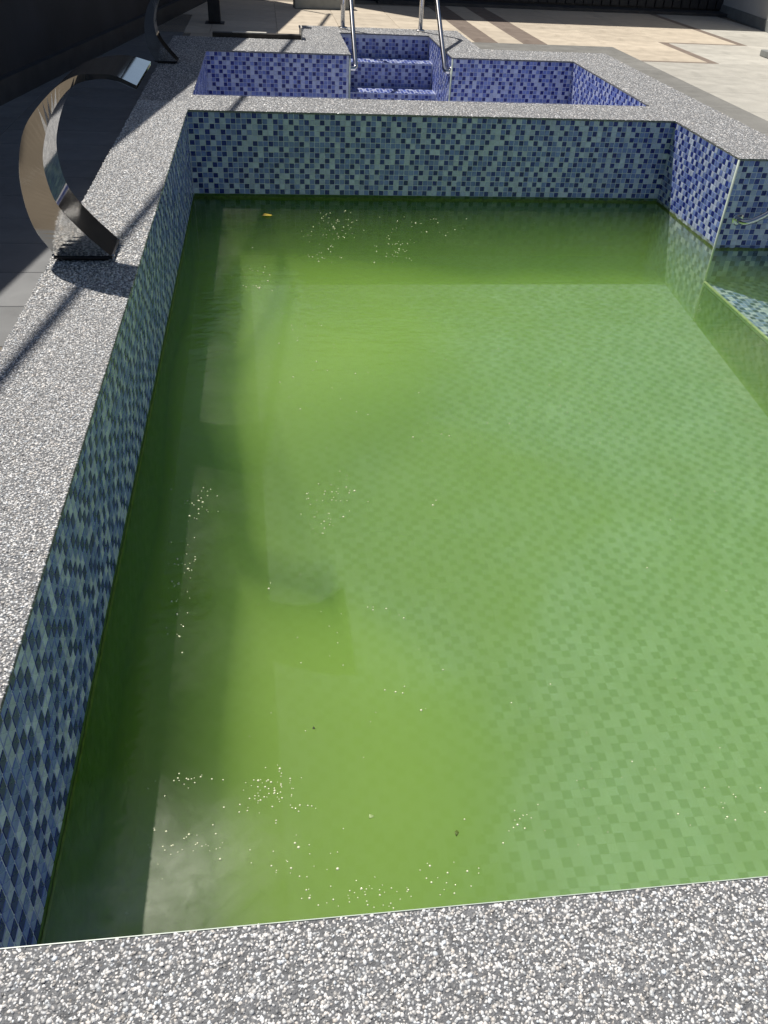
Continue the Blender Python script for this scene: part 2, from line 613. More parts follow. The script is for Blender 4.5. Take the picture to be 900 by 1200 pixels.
# ------------------------------------------------------------------ ground: the deck
deck = link('deck', boxes('deck', [
    (-120, -0.24, -120, 120, DECK - 0.3, DECK - 0.006),
    (4.2, 120, -120, 120, DECK - 0.3, DECK - 0.006),
    (-0.24, 4.2, -120, -0.40, DECK - 0.3, DECK - 0.006),
    (-0.24, 0.90, 5.85, 7.0, DECK - 0.3, DECK - 0.006),
    (1.70, 4.2, 5.85, 7.0, DECK - 0.3, DECK - 0.006),
    (-0.24, 4.2, 7.0, 120, DECK - 0.3, DECK - 0.006),
    (2.84, 4.2, 3.55, 5.85, DECK - 0.3, DECK - 0.006)]),
    principled('deck_bed', (0.20, 0.17, 0.13), 0.7, noise=(4, 0.12)))
deck['kind'] = 'structure'

tile_meshes = {}
def deck_tile(x0, x1, y0, y1, colours, name='deck_tile', lift=0.0, gap=0.003):
    key = (round(x1 - x0, 3), round(y1 - y0, 3), colours, random.randrange(3), round(lift, 4))
    if key not in tile_meshes:
        w, h = (x1 - x0) / 2 - gap / 2, (y1 - y0) / 2 - gap / 2
        b = 0.0015
        v = [(-w, -h, -0.006), (w, -h, -0.006), (w, h, -0.006), (-w, h, -0.006),
             (-w, -h, -b), (w, -h, -b), (w, h, -b), (-w, h, -b),
             (-w + b, -h + b, 0), (w - b, -h + b, 0), (w - b, h - b, 0), (-w + b, h - b, 0)]
        f = [(8, 9, 10, 11)]
        for lo in (0, 4):
            for k in range(4):
                k2 = (k + 1) % 4
                f.append((lo + k, lo + k2, lo + 4 + k2, lo + 4 + k))
        c = np.array(colours) * random.uniform(0.90, 1.08)
        tile_meshes[key] = mesh_np(name, np.array(v), np.array(f), np.tile(c, (12, 1)))
    o = link(name, tile_meshes[key], M_DECKTILE, deck)
    o.location = ((x0 + x1) / 2, (y0 + y1) / 2, DECK + lift)
    return o

def tile_area(x0, x1, y0, y1, tx, ty, colours, name='deck_tile'):
    nx, ny = max(1, round((x1 - x0) / tx)), max(1, round((y1 - y0) / ty))
    dx, dy = (x1 - x0) / nx, (y1 - y0) / ny
    for i in range(nx):
        for j in range(ny):
            deck_tile(x0 + i * dx, x0 + (i + 1) * dx, y0 + j * dy, y0 + (j + 1) * dy, colours, name)

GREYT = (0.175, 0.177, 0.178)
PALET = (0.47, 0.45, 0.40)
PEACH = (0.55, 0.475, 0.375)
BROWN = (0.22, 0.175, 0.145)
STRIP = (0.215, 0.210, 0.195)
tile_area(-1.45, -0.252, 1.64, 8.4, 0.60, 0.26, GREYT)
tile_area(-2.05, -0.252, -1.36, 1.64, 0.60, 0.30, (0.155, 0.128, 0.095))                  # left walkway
tile_area(-0.20, 0.64, 6.40, 7.30, 0.42, 0.45, PEACH)
tile_area(-0.60, 2.13, 7.30, 9.70, 0.55, 0.40, PEACH)                 # behind the steps
for (a, b) in ((2.13, 2.33), (2.55, 2.76)):
    tile_area(a, b, 7.30, 10.1, 0.2, 0.70, BROWN, 'brown_deck_strip')
tile_area(2.33, 2.55, 7.30, 10.1, 0.22, 0.70, PEACH)
tile_area(2.76, 3.33, 7.30, 10.3, 0.57, 0.50, PEACH)
tile_area(3.33, 3.89, 6.64, 10.3, 0.59, 0.52, PEACH)
tile_area(3.97, 4.65, 7.69, 10.5, 0.71, 0.52, PEACH)
tile_area(3.89, 3.97, 6.64, 7.64, 0.08, 1.0, BROWN, 'brown_deck_strip')
tile_area(3.33, 3.97, 6.59, 6.64, 0.64, 0.05, BROWN, 'brown_deck_strip')
tile_area(3.89, 4.73, 7.64, 7.69, 0.81, 0.05, BROWN, 'brown_deck_strip')
tile_area(3.89, 3.97, 7.69, 10.5, 0.08, 1.0, PEACH)
tile_area(4.65, 4.73, 7.69, 10.7, 0.08, 1.0, BROWN, 'brown_deck_strip')
tile_area(3.33, 5.45, 3.60, 6.59, 0.60, 0.60, PALET)
tile_area(3.97, 5.45, 6.59, 7.64, 0.60, 0.60, PALET)
tile_area(4.73, 5.45, 7.64, 10.7, 0.60, 0.60, PALET)
tile_area(2.86, 3.33, 3.62, 6.82, 0.47, 0.60, STRIP, 'border_tile')
tile_area(1.95, 3.33, 6.82, 7.30, 0.60, 0.48, STRIP, 'border_tile')
tile_area(1.95, 2.86, 6.22, 6.82, 0.60, 0.60, STRIP, 'border_tile')

# ------------------------------------------------------------------ pool shell
def body(name, lst, label, cat='pool wall', group=None):
    o = link(name, boxes(name, lst), M_GROUT)
    tag(o, label, cat, group)
    return o
GRP = 'mosaic walls of the pool'
T = THICK
nv_full = int((TOPC - FLOOR) / PITCH) + 1

lo = TOPC - nv_full * PITCH
n_wet = int((WATER_Z - lo) / PITCH) + 1
# left wall, facing +x
lw = body('pool_wall', [(-0.25, -T, -0.40, FB + 0.2, FLOOR - 0.1, -0.0092)],
          'long blue mosaic pool wall on the left, below the waterfall spout, in shade', group=GRP)
NL = int(L / PITCH)
# the chips that show largest are single tiles
rows_dry = int((TOPC - WATER_Z) / PITCH) + 1
def seen(p):
    d = Vector(p) - CAM
    z = d.dot(cf)
    if z < 0.05: return None
    x = 450 + 973.83 * d.dot(cr) / z
    y = 600 - 973.83 * d.dot(cu) / z
    return (x, y, z) if -4 < x < 904 and -4 < y < 1104 else None
cand = []
for i in range(NL):
    for jr in range(rows_dry):
        j = nv_full - 1 - jr
        p = (0, (i + 0.5) * PITCH, TOPC - (jr + 0.5) * PITCH)
        s = seen(p)
        if s and p[2] > WATER_Z + 0.014 and j >= n_wet:
            cand.append((s[2], i, j, p))
cand.sort()
cand = cand[:300]
single = {(i, j) for (_, i, j, _) in cand}
lo = TOPC - nv_full * PITCH
def wall_mosaic(origin_top, u, nu, parent, seed, skip=frozenset(), wet=None):
    """chips above the water, and algae-coated chips below it"""
    ox, oy = origin_top
    under = {(i, j) for i in range(nu) for j in range(n_wet)}
    over = {(i, j) for i in range(nu) for j in range(n_wet, nv_full)}
    mosaic('mosaic', (ox, oy, lo), u, (0, 0, 1), nu, nv_full, parent, seed=seed, skip=under | set(skip))
    mosaic('submerged_mosaic', (ox, oy, lo), u, (0, 0, 1), nu, nv_full, parent, seed=seed, skip=over, mat=wet or M_ALGAETILE, gap=0)
wall_mosaic((-T, 0), (0, 1, 0), NL, lw, 1, single)
chip_mesh = {}
def chip_me(kind, var):
    if (kind, var) not in chip_mesh:
        h = (PITCH - GAP) / 2
        hi = h - 0.0007
        v = [(0, -h, -h), (0, h, -h), (0, h, h), (0, -h, h), (T, -hi, -hi), (T, hi, -hi), (T, hi, hi), (T, -hi, hi)]
        f = np.array([(4, 5, 6, 7), (0, 1, 5, 4), (1, 2, 6, 5), (2, 3, 7, 6), (3, 0, 4, 7)])
        c = np.array((NAVY, BLUE, PALE)[kind][var % 3]) * (0.9 + 0.1 * var)
        chip_mesh[(kind, var)] = mesh_np('tile', np.array(v), f, np.tile(c, (8, 1)))
    return chip_mesh[(kind, var)]
rt = random.Random(3)
for (_, i, j, p) in cand:
    o = link('tile', chip_me(chip_kind(i, j, 1), rt.randrange(3)), M_TILE, lw)
    o.location = (-T, p[1] + rt.gauss(0, 0.0002), p[2] + rt.gauss(0, 0.0002))
    o.rotation_euler = (rt.gauss(0, 0.008), rt.gauss(0, 0.006), rt.gauss(0, 0.006))

mosaic('mosaic', (-T, DIV, TOPC - 34 * PITCH), (0, 1, 0), (0, 0, 1), int((FB - DIV) / PITCH) + 1, 34, lw, seed=14)

# divider wall, faces both pools
dv = body('pool_wall', [(-T, W + 0.1, L + T, DIV - T, FLOOR - 0.1, -0.0092)],
          'mosaic divider wall across the far end of the green water', group=GRP)
wall_mosaic((0, L + T), (1, 0, 0), int(W / PITCH) + 1, dv, 2)
# right wall, facing -x, between divider and the widening
rw = body('pool_wall', [(W + T, 2.86, RC + T, 6.2, FLOOR - 0.1, -0.0092)],
          'short sunlit mosaic wall on the right, facing the waterfall spouts', group=GRP)
nR = int((L - RC) / PITCH)
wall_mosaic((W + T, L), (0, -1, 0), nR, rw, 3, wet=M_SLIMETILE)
nF = int((FB - DIV) / PITCH) + 1
mosaic('mosaic', (W + T, FB, TOPC - 34 * PITCH), (0, -1, 0), (0, 0, 1), nF, 34, rw, seed=8)
link('corner_trim', tube('corner_trim', [(W + 0.001, RC + 0.001, TOPC + 0.002), (W + 0.001, RC + 0.001, FLOOR)], 0.0055, 8), M_TRIM, rw)
# wall of the widening, facing the camera
ew = body('pool_wall', [(2.865, 4.2, RC + T, 3.56, FLOOR - 0.1, -0.0092)],
          'shaded mosaic wall at the right edge that carries the bent grab rail', group=GRP)
link('grout_bed', boxes('grout_bed', [(W + T + 0.001, 2.864, RC + T - 0.001, RC + T + 0.02, FLOOR, -0.0095)]), M_GROUT, ew)
wall_mosaic((W, RC + T - 0.001), (1, 0, 0), 60, ew, 4, wet=attr_mat('wet_tile', 0.5, 0.3, 0, noise=(12, 0.3), sediment=(0.25, 0.5, (0.10, 0.14, 0.05))))
# near wall under the camera, facing away
nw = body('pool_wall', [(-0.25, 4.2, -0.40, -T, FLOOR - 0.1, -0.0092)],
          'mosaic wall hidden below the pebble edge nearest the viewer', group=GRP)
mosaic('mosaic', (W, -T, lo), (-1, 0, 0), (0, 0, 1), int(W / PITCH), nv_full, nw, seed=5)

# far wall of the small pool, left and right of the steps
SX0, SX1, SY1 = 0.95, 1.65, 6.80
fl = body('pool_wall', [(-T, SX0 - T, FB + T, 6.36, -1.0, -0.0092), (0.66, SX0 - T, 6.36, 7.12, -1.0, -0.0092)],
          'far blue mosaic wall of the small pool, left of the steps', group=GRP)
mosaic('mosaic', (0, FB + T, TOPC - 34 * PITCH), (1, 0, 0), (0, 0, 1), int(SX0 / PITCH), 34, fl, seed=6)
mosaic('mosaic', (SX0 - T, FB, TOPC - 34 * PITCH), (0, 1, 0), (0, 0, 1), int((SY1 - FB) / PITCH), 34, fl, seed=16)
link('corner_trim', tube('corner_trim', [(SX0, FB, TOPC), (SX0, FB, -0.9)], 0.006, 8), M_TRIM, fl)
fr_ = body('pool_wall', [(SX1 + T, 2.5, FB + T, 6.20, -1.0, -0.0092), (SX1 + T, 1.92, 6.20, 7.12, -1.0, -0.0092)],
           'far blue mosaic wall of the small pool, right of the steps', group=GRP)
mosaic('mosaic', (SX1, FB + T, TOPC - 34 * PITCH), (1, 0, 0), (0, 0, 1), int((W - SX1) / PITCH) + 1, 34, fr_, seed=7)
mosaic('mosaic', (SX1 + T, SY1, TOPC - 34 * PITCH), (0, -1, 0), (0, 0, 1), int((SY1 - FB) / PITCH), 34, fr_, seed=17)
link('corner_trim', tube('corner_trim', [(SX1, FB, TOPC), (SX1, FB, -0.9)], 0.006, 8), M_TRIM, fr_)

# steps at the back
ST = [(SY1, -0.161), (6.565, -0.326), (6.334, -0.49), (6.10, -0.655)]
st = link('pool_steps', boxes('pool_steps', [
    (SX0, SX1, SY1 + T, 7.12, -1.0, -0.0092)] + [
    (SX0, SX1, (ST[k + 1][0] if k + 1 < len(ST) else 5.87) + T, ST[k][0] + T - 0.0005, -1.0, ST[k][1] - T) for k in range(len(ST))]), M_GROUT)
tag(st, 'blue mosaic steps climbing out of the small pool between two handrails', 'pool steps')
ztop = TOPC
for k, (ys, zt) in enumerate(ST):
    nvr = int((ztop - zt) / PITCH)
    mosaic('riser', (SX0, ys + T, zt), (1, 0, 0), (0, 0, 1), int((SX1 - SX0) / PITCH), nvr, st, seed=20 + k)
    yn = ST[k + 1][0] if k + 1 < len(ST) else 5.87
    mosaic('tread', (SX0, yn, zt - T), (1, 0, 0), (0, 1, 0), int((SX1 - SX0) / PITCH), int((ys - yn) / PITCH), st, seed=30 + k)
    ztop = zt

# pool floors
_v, _f = box_vf(-0.1, W + 0.05, -0.1, L + 0.1, FLOOR - 0.2, 0.0)
_v = [(x, y, (floor_z(y) - 0.0008) if z == 0.0 else z) for (x, y, z) in _v]
pf = link('pool_floor', mesh_py('pool_floor', _v, _f), M_GROUT)
pf.data.materials.clear(); pf.data.materials.append(M_FLOORTILE)
ta = pf.data.attributes.new('tint', 'FLOAT_COLOR', 'POINT')
for d in ta.data: d.color = (0.33, 0.39, 0.47, 1)
pf['kind'] = 'structure'
sl = math.atan(SLOPE)
mosaic('mosaic', (0, 0, floor_z(0) - 0.0008), (1, 0, 0), (0, math.cos(sl), math.sin(sl)), int(W / PITCH) + 1, NL + 1, pf, seed=9, mat=M_FLOORTILE, thick=0.0008, tilt=0.0003, pal=FLOORPAL, gap=0)
sf_ = link('shelf_floor', boxes('shelf_floor', [(W + 0.004, 4.2, -0.1, RC + 0.1, FLOOR - 0.1, SHELF - 0.003)]), M_GROUT)
sf_['kind'] = 'structure'
mosaic('mosaic', (W + 0.004, 0, SHELF - 0.003), (1, 0, 0), (0, 1, 0), 60, int(RC / PITCH), sf_, seed=10, mat=M_FLOORTILE)
mosaic('mosaic', (W + 0.004, RC, FLOOR), (0, -1, 0), (0, 0, 1), int(RC / PITCH), int((SHELF - FLOOR) / PITCH), sf_, seed=12, mat=M_ALGAETILE, gap=0)
link('edge_trim', tube('edge_trim', [(W, RC, SHELF), (W, 0, SHELF)], 0.006, 8), principled('algae_trim', (0.30, 0.36, 0.20), 0.6, noise=(30, 0.3)), sf_)
ff = link('small_pool_floor', boxes('small_pool_floor', [(-0.1, W + 0.05, DIV - 0.1, FB + 0.1, -1.1, -0.90)]), M_GROUT)
ff['kind'] = 'structure'

# water
wv, wf = box_vf(-0.002, 3.98, -0.002, L + 0.002, FLOOR - 0.003, WATER_Z)
water = link('pool_water', mesh_py('pool_water', wv, wf), M_WATER)
water['kind'] = 'structure'

# silt cloud added to soften shadows on the bottom, thick left, thinning out right
def silt_cloud():
    mt, N, LK = new_mat('silt_suspension')
    o = N.new('ShaderNodeOutputMaterial')
    sc = N.new('ShaderNodeVolumeScatter')
    sc.inputs['Color'].default_value = (0.46, 0.63, 0.165, 1)
    sc.inputs['Density'].default_value = 4.2
    ab = N.new('ShaderNodeVolumeAbsorption')
    ab.inputs['Color'].default_value = (0.55, 0.80, 0.0, 1)
    ab.inputs['Density'].default_value = 1.3
    ad = N.new('ShaderNodeAddShader')
    LK.new(sc.outputs[0], ad.inputs[0])
    LK.new(ab.outputs[0], ad.inputs[1])
    LK.new(ad.outputs[0], o.inputs['Volume'])
    nx, ny = 60, 96
    x0, x1, y0, y1 = 0.002, 2.497, 0.002, L - 0.002
    r = np.random.default_rng(3)
    waves = [(r.uniform(-4, 4), r.uniform(-4, 4), r.uniform(0, 6.28), r.uniform(0.4, 1.0)) for _ in range(10)]
    wig = [(r.uniform(-14, 14), r.uniform(-14, 14), r.uniform(0, 6.28), r.uniform(0.3, 0.8)) for _ in range(14)]
    V = []
    for j in range(ny):
        for i in range(nx):
            x = x0 + (x1 - x0) * i / (nx - 1)
            y = y0 + (y1 - y0) * j / (ny - 1)
            edge = 1.12 - 0.42 * math.exp(-((y - 1.75) / 0.5) ** 2) + 0.3 * max(0.0, min(1.0, (y - 2.2) / 1.2))
            n1 = sum(w * math.sin(a * x + b * y + p) for a, b, p, w in waves) / 5
            n2 = sum(w * math.sin(a * x + b * y + p) for a, b, p, w in wig) / 8
            t = (edge + 0.16 * n1 - x) / 0.55
            t = max(0.0, min(1.0, t))
            t = t * t * (3 - 2 * t)
            # thinned below the spout and near the divider to deepen the shade there
            t *= 1 - 0.72 * math.exp(-((y - 1.75) / 0.55) ** 2)
            f = max(0.0, min(1.0, (3.35 - y) / 1.1))
            t *= 0.10 + 0.90 * f * f * (3 - 2 * f)
            t *= 1 - 0.3 * max(0.0, min(1.0, (y - 1.5) / 1.0))
            zf = floor_z(y) + 0.003
            V.append((x, y, zf + 0.001 + t * (0.31 + 0.07 * n1 + 0.03 * n2) + max(0.03, 0.115 + 0.035 * n1 + 0.015 * n2 - 0.025 * x)))
    nb = len(V)
    V += [(x, y, floor_z(y) + 0.003) for (x, y, z) in V]
    F = []
    idx = lambda i, j: j * nx + i
    for j in range(ny - 1):
        for i in range(nx - 1):
            q = (idx(i, j), idx(i + 1, j), idx(i + 1, j + 1), idx(i, j + 1))
            F.append(q)
            F.append(tuple(nb + k for k in q[::-1]))
    rim = [idx(i, 0) for i in range(nx)] + [idx(nx - 1, j) for j in range(1, ny)] + [idx(i, ny - 1) for i in range(nx - 2, -1, -1)] + [idx(0, j) for j in range(ny - 2, 0, -1)]
    for a, b in zip(rim, rim[1:] + rim[:1]):
        F.append((a, nb + a, nb + b, b))
    o = link('silt_cloud', mesh_py('silt_cloud', V, F, smooth=True), mt)
    tag(o, 'cloud of yellow green silt hanging over the pool floor on the left', 'silt', kind='stuff')
silt_cloud()

# slimy tide line where the water meets the tiling
M_TIDE = principled('tide_slime', (0.085, 0.125, 0.03), 0.5, noise=(60, 0.5))
def tide_line(p0, p1, nrm, parent, seed):
    r = random.Random(seed)
    p0, p1, nrm = Vector(p0), Vector(p1), Vector(nrm)
    n = int((p1 - p0).length / 0.008)
    V, F = [], []
    h = 0.004
    for k in range(n + 1):
        p = p0.lerp(p1, k / n) + nrm * 0.0012
        h = 0.75 * h + 0.25 * r.uniform(-0.002, 0.011) + r.gauss(0, 0.0008)
        V += [(p.x, p.y, WATER_Z - 0.012), (p.x, p.y, WATER_Z + max(0.0006, h))]
        if k:
            F.append((2 * k - 2, 2 * k, 2 * k + 1, 2 * k - 1))
    link('tide_line', mesh_py('tide_line', V, F), M_TIDE, parent)
tide_line((0, 0.0, 0), (0, L, 0), (1, 0, 0), lw, 1)
tide_line((0, L, 0), (W, L, 0), (0, -1, 0), dv, 2)
tide_line((W, L, 0), (W, RC + 0.008, 0), (-1, 0, 0), rw, 3)
tide_line((W + 0.008, RC, 0), (3.4, RC, 0), (0, -1, 0), ew, 4)

# ------------------------------------------------------------------ copings
coping([(-0.25, 0.004, 0.0, 1.7), (-0.25, 0.004, 1.7, 4.2)], 'long sunlit pebble coping along the left side, carrying the large waterfall spout', (62000, 32000), True, grit=[(-0.25, 0.003, 0.2, 1.9)])
coping([(-0.25, 0.004, 4.20, 6.36), (0.004, 0.655, FB - 0.004, 6.36)],
       'mostly shaded pebble coping round the back left corner of the small pool', 21000, False)
coping([(-0.25, 1.2, -0.30, 0.0), (-0.25, 1.2, -0.40, -0.30), (1.2, 3.2, -0.40, 0.0)], 'grey and white pebble coping at the bottom, nearest the viewer', (80000, 9000, 9000), True, grit=[(-0.25, 1.25, -0.30, -0.001)],
       trim=[(-0.02, 3.2, 0.0002, 0.0013, -0.0088, 0.0006)])
coping([(0.004, W, L - 0.004, DIV + 0.004)], 'narrow pebble coping on top of the divider between the two pools', 21000, False)
coping([(W - 0.004 + 0.004, 2.86, RC - 0.004, 6.2), (2.86, 4.2, RC - 0.004, 3.58)],
       'pebble coping along the right side of both pools', 21000, False)
coping([(0.655, SX0 + 0.004, FB - 0.004, 7.12), (SX0 + 0.004, SX1 - 0.004, SY1 - 0.004, 7.12), (SX1 - 0.004, 1.93, FB - 0.004, 7.12),
        (1.93, W, FB - 0.004, 6.2)], 'pebble coping framing the steps and the far edge of the small pool', 21000, False)

# ------------------------------------------------------------------ waterfall spouts
def waterfall(loc, label):
    root = bpy.data.objects.new('waterfall_spout', None)
    COL.objects.link(root)
    root.location = loc
    tag(root, label, 'waterfall spout', 'steel waterfall spouts on the left coping')
    # profile in x-z with the near edge's y; the blade flares from foot to lip
    oc = [(-0.229, 0.11, 0.018), (-0.269, 0.10, 0.101), (-0.279, 0.09, 0.195), (-0.267, 0.08, 0.282), (-0.228, 0.065, 0.376), (-0.145, 0.045, 0.461),
          (-0.080, 0.03, 0.499), (-0.036, 0.02, 0.507), (0.018, 0.01, 0.507), (0.072, 0.0, 0.488)]
    ic = [(-0.074, 0.11, 0.018), (-0.134, 0.105, 0.082), (-0.188, 0.095, 0.158), (-0.205, 0.085, 0.226), (-0.201, 0.075, 0.306), (-0.158, 0.06, 0.403),
          (-0.097, 0.04, 0.470), (-0.038, 0.02, 0.494), (0.016, 0.01, 0.496), (0.070, 0.0, 0.478)]
    outer, inner = catmull(oc, 6), catmull(ic, 6)
    n = len(outer)
    def width(k):
        t = k / (n - 1)
        return 0.15 + 0.06 * t + 0.13 * t ** 3
    y0, y1 = 0.11, 0.26
    def strip(name, prof, flip):
        V = [tuple(p) for p in prof] + [(p[0], p[1] + width(k), p[2]) for k, p in enumerate(prof)]
        F = []
        for i in range(n - 1):
            q = (i, i + 1, n + i + 1, n + i)
            F.append(q if not flip else q[::-1])
        return link(name, mesh_py(name, V, F, smooth=True), M_STEEL, root)
    strip('outer_sheet', outer, True)
    strip('inner_sheet', inner, False)
    for far in (False, True):
        V = []
        for prof in (outer, inner):
            for k, p in enumerate(prof):
                V.append((p[0], p[1] + (width(k) - 0.001 if far else 0.001), p[2]))
        F = []
        for i in range(n - 1):
            q = (i, n + i, n + i + 1, i + 1)
            F.append(q[::-1] if far else q)
        link('side_panel', mesh_py('side_panel', V, F), M_STEEL, root)
    wl_ = width(n - 1)
    a, b = outer[-1], inner[-1]
    link('outlet_slot', mesh_py('outlet_slot', [(a[0] - 0.004, a[1], a[2] - 0.001), (b[0] - 0.004, b[1], b[2] + 0.001), (b[0] - 0.004, b[1] + wl_, b[2] + 0.001), (a[0] - 0.004, a[1] + wl_, a[2] - 0.001)],
         [(0, 1, 2, 3)]), M_DARKMETAL, root)
    bevel(link('base_flange', boxes('base_flange', [(-0.234, -0.070, y0 - 0.003, y1 + 0.003, 0.010, 0.0165)]), M_DARKMETAL, root), 0.001)
    bevel(link('pedestal', boxes('pedestal', [(-0.215, -0.085, y0 + 0.012, y1 - 0.012, 0.0, 0.0095)]), M_DARKMETAL, root), 0.002)
    for (bx, by) in ((-0.234, y0 + 0.004), (-0.234, y1 - 0.006), (-0.068, y0 + 0.004), (-0.068, y1 - 0.006)):
        link('bolt', disc('bolt', (bx, by, 0.0166), (0, 0, 1), 0.005, 0.005, 10), M_BOLT, root)
    return root
waterfall((0.0, 1.87, 0.0), 'large polished steel waterfall spout curving over the sunlit left coping')
wf2 = waterfall((-0.078, 5.15, 0.0), 'smaller dark waterfall spout standing in shade beside the far small pool')
wf2.scale = (0.82, 0.82, 0.82)

# ------------------------------------------------------------------ handrails by the steps
def handrail(side, label):
    root = bpy.data.objects.new('handrail', None)
    COL.objects.link(root)
    xw = SX0 if side < 0 else SX1
    xr = xw + (0.045 if side < 0 else -0.04)         # rear foot, on the coping
    yr = 7.0
    root.location = (xr, yr, 0)
    tag(root, label, 'handrail', 'steel handrails beside the pool steps')
    xf = xw + (0.045 if side < 0 else -0.035)
    rr = 0.70
    pts = [(xr, yr, 0.0), (xr, yr, 0.30), (xr, yr, rr - 0.09)]
    ctrl = catmull([(xr, yr, rr - 0.09), (xr, yr - 0.022, rr - 0.025), (xr, yr - 0.085, rr - 0.005), (xr, yr - 0.16, rr - 0.055)], 5)
    pts += [tuple(p) for p in ctrl[1:]]
    pts += [(xf, 6.10, 0.08), (xf, 5.905, -0.055)]
    pts += [tuple(p) for p in catmull([(xf, 5.905, -0.055), (xf, 5.87, -0.085), (xf + side * 0.012, 5.855, -0.095), (xw + side * 0.012, 5.853, -0.095)], 4)[1:]]
    loc = Vector(root.location)
    link('rail', tube('rail', [Vector(p) - loc for p in pts], 0.0165, 14), M_TUBE, root)
    link('foot_flange', disc('foot_flange', (0, 0, 0.001), (0, 0, 1), 0.036, 0.014), M_TUBE, root)
    link('wall_flange', disc('wall_flange', Vector((xw + side * 0.001, 5.853, -0.095)) - loc, (-side, 0, 0), 0.032, 0.010), M_TUBE, root)
    return root
handrail(-1, 'left steel handrail of the mosaic steps')
handrail(1, 'right steel handrail of the mosaic steps, its bent shadow on the coping')

gr = bpy.data.objects.new('grab_rail', None)
COL.objects.link(gr)
gr.location = (2.575, RC, -0.272)
tag(gr, 'bent steel grab rail fixed to the mosaic wall at the right edge', 'grab rail')
pp = catmull([(0, 0.005, 0), (0, -0.035, 0), (0.018, -0.058, 0.004), (0.06, -0.064, 0.022), (0.13, -0.066, 0.07), (0.24, -0.066, 0.19),
              (0.36, -0.066, 0.36), (0.44, -0.066, 0.52), (0.50, -0.02, 0.60), (0.56, 0.08, 0.56), (0.58, 0.14, 0.42), (0.58, 0.15, 0.272)], 6)
link('rail', tube('rail', pp, 0.0135, 14), M_TUBE, gr)
link('wall_flange', disc('wall_flange', (0, -0.0005, 0), (0, -1, 0), 0.028, 0.008), M_TUBE, gr)
link('foot_flange', disc('foot_flange', (0.58, 0.15, 0.273), (0, 0, 1), 0.03, 0.01), M_TUBE, gr)

# ------------------------------------------------------------------ walls round the deck
# boundary wall on the left, a few degrees off the pool's axis
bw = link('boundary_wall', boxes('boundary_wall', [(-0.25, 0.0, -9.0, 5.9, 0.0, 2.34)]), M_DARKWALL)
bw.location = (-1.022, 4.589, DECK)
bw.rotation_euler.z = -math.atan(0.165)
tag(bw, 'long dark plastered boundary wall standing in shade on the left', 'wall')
link('base_curb', boxes('base_curb', [(0.001, 0.045, -9.0, 5.9, 0.0, 0.11)]), M_CURB, bw)
link('wall_cap', boxes('wall_cap', [(-0.28, 0.012, -9.0, 5.9, 2.341, 2.375)]), M_CURB, bw)
pr = bpy.data.objects.new('pipe_rail', None)
COL.objects.link(pr)
pr.location = bw.location
pr.rotation_euler.z = -math.atan(0.157)
tag(pr, 'thin dark pipe rail on posts along the top of the left boundary wall', 'railing')
link('pipe', tube('pipe', [(-0.05, -9, 3.30), (-0.05, 5.8, 3.30)], 0.019, 10), M_DARKMETAL, pr)
for yy in (-8.6, 5.7):
    link('post', tube('post', [(-0.05, yy, 2.376), (-0.05, yy, 3.285)], 0.016, 10), M_DARKMETAL, pr)

dp = link('steel_post', boxes('steel_post', [(-0.05, 0.05, -0.05, 0.05, 0.006, 2.15)]), M_DARKMETAL)
dp.location = (-0.035, 7.90, DECK)
bevel(dp, 0.004)
tag(dp, 'dark square steel post at the back left behind the small pool', 'post')
link('base_plate', boxes('base_plate', [(-0.08, 0.08, -0.08, 0.08, 0.0005, 0.0059)]), M_DARKMETAL, dp)

# building at the back, its shade lies on the deck
bb = link('back_building', boxes('back_building', [(0.75, 9.0, 10.15, 13.0, DECK - 0.006, 3.15)]), M_BACKWALL)
tag(bb, 'dark boarded building across the back of the deck', 'building')
link('door_sill', boxes('door_sill', [(1.6, 8.0, 9.86, 10.149, DECK - 0.005, DECK + 0.03)]), M_CURB, bb)
for k in range(38):
    x = 1.70 + k * 0.105
    o = link('board', boxes('board', [(-0.045, 0.045, 10.118, 10.148, 0, 2.2)]) if k == 0 else bpy.data.objects['board'].data, M_BACKWALL, bb)
    o.location = (x, 0, DECK + 0.05)

lb = link('garden_wall', boxes('garden_wall', [(-4.0, 0.745, 11.0, 11.3, DECK - 0.006, 1.25)]), M_DARKWALL)
tag(lb, 'dark low wall closing the back left corner behind the steel post', 'wall')

cb = link('stone_curb', boxes('stone_curb', [(-0.30, 0.30, -0.06, 0.06, 0.001, 0.10)]), M_SKIRT)
cb.location = (0.98, 9.20, DECK)
cb.rotation_euler.z = 0.12
bevel(cb, 0.006)
tag(cb, 'low grey stone curb on the sunny deck behind the left handrail', 'curb')
pb = link('stone_block', boxes('stone_block', [(-0.10, 0.10, -0.08, 0.08, 0.001, 0.16)]), M_PALESTONE)
pb.location = (1.14, 9.75, DECK)
bevel(pb, 0.006)
tag(pb, 'small pale stone block behind the low grey curb', 'block')

rwall = link('boundary_wall', boxes('boundary_wall', [(0.0, 0.2, -7.0, 6.0, -0.006, 2.4)]), M_WHITEWALL)
rwall.location = (5.46, 8.85, DECK)
rwall.rotation_euler.z = -math.atan(0.12)
tag(rwall, 'pale plastered boundary wall at the far right, half in shade', 'wall')
link('skirting', boxes('skirting', [(-0.012, -0.0005, -7.0, 1.4, 0.001, 0.10)]), M_SKIRT, rwall)

gb = link('drain_box', boxes('drain_box', [(-0.11, 0.11, -0.08, 0.08, 0.001, 0.05)]), M_SKIRT)
gb.location = (4.66, 7.00, DECK)
bevel(gb, 0.006)
tag(gb, 'small grey drain box on the pale deck at the right edge', 'box')

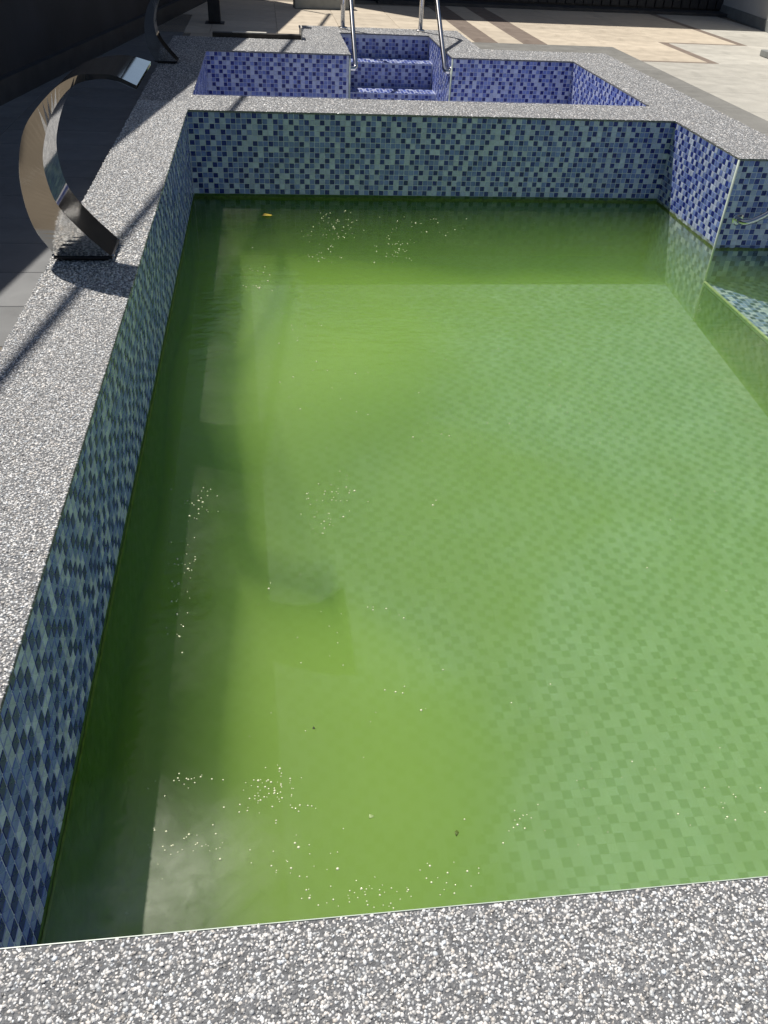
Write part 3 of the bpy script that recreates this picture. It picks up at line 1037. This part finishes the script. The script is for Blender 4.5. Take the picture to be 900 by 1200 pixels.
# channel behind the coping of the small pool
ch = link('metal_channel', boxes('metal_channel', [(0.02, 0.645, 6.362, 6.42, DECK, 0.028)]), M_BROWNBAR)
bevel(ch, 0.003)
tag(ch, 'low dark metal channel behind the coping at the back left', 'channel')
link('end_plate', boxes('end_plate', [(0.646, 0.654, 6.361, 6.50, DECK, 0.075)]), M_PALESTONE, ch)
link('top_highlight', boxes('top_highlight', [(0.16, 0.40, 6.37, 6.415, 0.0285, 0.034)]), M_PALESTONE, ch)  # pale strip paints in the sunlit top edge of the dark channel

# ------------------------------------------------------------------ what floats on the water
CL = [(0.172,1.343,0.049,0.067,18),(0.151,1.040,0.028,0.169,34),(0.706,3.606,0.092,0.195,36),(0.623,3.273,0.078,0.191,20),
      (0.942,3.254,0.087,0.150,24),(1.144,3.577,0.171,0.148,16),(0.318,2.916,0.077,0.197,14),(0.541,1.360,0.074,0.084,24),
      (0.488,1.232,0.031,0.070,10),(0.358,0.446,0.052,0.045,48),(0.196,0.487,0.046,0.022,12),(0.190,0.368,0.038,0.035,14),
      (0.240,0.364,0.043,0.032,8),(0.508,0.240,0.084,0.031,30),(0.399,0.310,0.072,0.045,16),(0.779,0.348,0.046,0.029,8),
      (0.642,0.272,0.087,0.030,10),(1.218,0.353,0.048,0.066,8),(0.503,2.307,0.185,0.539,24),(1.036,1.854,0.457,0.554,22),
      (0.543,0.767,0.221,0.260,24),(0.971,0.449,0.249,0.201,16),(1.521,1.227,0.193,0.467,8)]
bv, bf = ico()
V, F = [], []
rb = random.Random(21)
k = 0
for (cx, cy, sx, sy, n) in CL:
    for _ in range(int(n * 1.5)):
        x = cx + rb.gauss(0, 0.6) * sx
        y = cy + rb.gauss(0, 0.6) * sy
        if not (0.02 < x < 2.4 and 0.02 < y < 3.9):
            continue
        rad = (0.0009 + 0.0009 * rb.random() ** 2 + 0.0012 * rb.random() ** 9) * (1 + 0.28 * max(0, y))
        for p in bv:
            V.append((x + p[0] * rad, y + p[1] * rad, WATER_Z + p[2] * rad * 0.8 + rad * 0.2))
        F += [tuple(int(q) + 12 * k for q in f) for f in bf]
        k += 1
bub = link('floating_bubbles', mesh_py('floating_bubbles', V, F, smooth=True), M_BUBBLE)
tag(bub, 'scattered tiny bubbles floating on the green water', 'bubbles', kind='stuff')

def leaf(name, x, y, ln, wd, rot, mat, label, cat):
    prof = [(0, 0), (0.2, 0.55), (0.45, 1.0), (0.7, 0.8), (0.9, 0.35), (1.0, 0.0)]
    V, F = [], []
    for t, w in prof:
        for s in (-1, 0, 1):
            V.append(((t - 0.5) * ln, s * w * wd / 2, 0.003 + (0.0022 if s else 0) * w + 0.002 * math.sin(t * 5)))
    for i in range(len(prof) - 1):
        for s in range(2):
            a = i * 3 + s
            F.append((a, a + 3, a + 4, a + 1))
    o = link(name, mesh_py(name, V, F, smooth=True), mat)
    sm = o.modifiers.new('thickness', 'SOLIDIFY')
    sm.thickness = 0.0008
    o.location = (x, y, WATER_Z)
    o.rotation_euler.z = rot
    return tag(o, label, cat)
leaf('floating_leaf', 0.369, 3.714, 0.055, 0.042, 0.4, M_LEAF_Y, 'small yellow leaf floating near the divider wall', 'leaf')
leaf('floating_leaf', 0.676, 0.337, 0.014, 0.007, 1.3, M_LEAF_G, 'tiny dark green leaf floating near the bottom edge', 'leaf')
leaf('floating_insect', 0.439, 0.583, 0.006, 0.005, 0.3, M_SPECK, 'tiny black insect speck floating on the water', 'insect')
leaf('floating_petal', 0.53, 0.382, 0.011, 0.009, 0.7, M_FLOWER, 'pale petal floating near the bottom edge', 'petal')
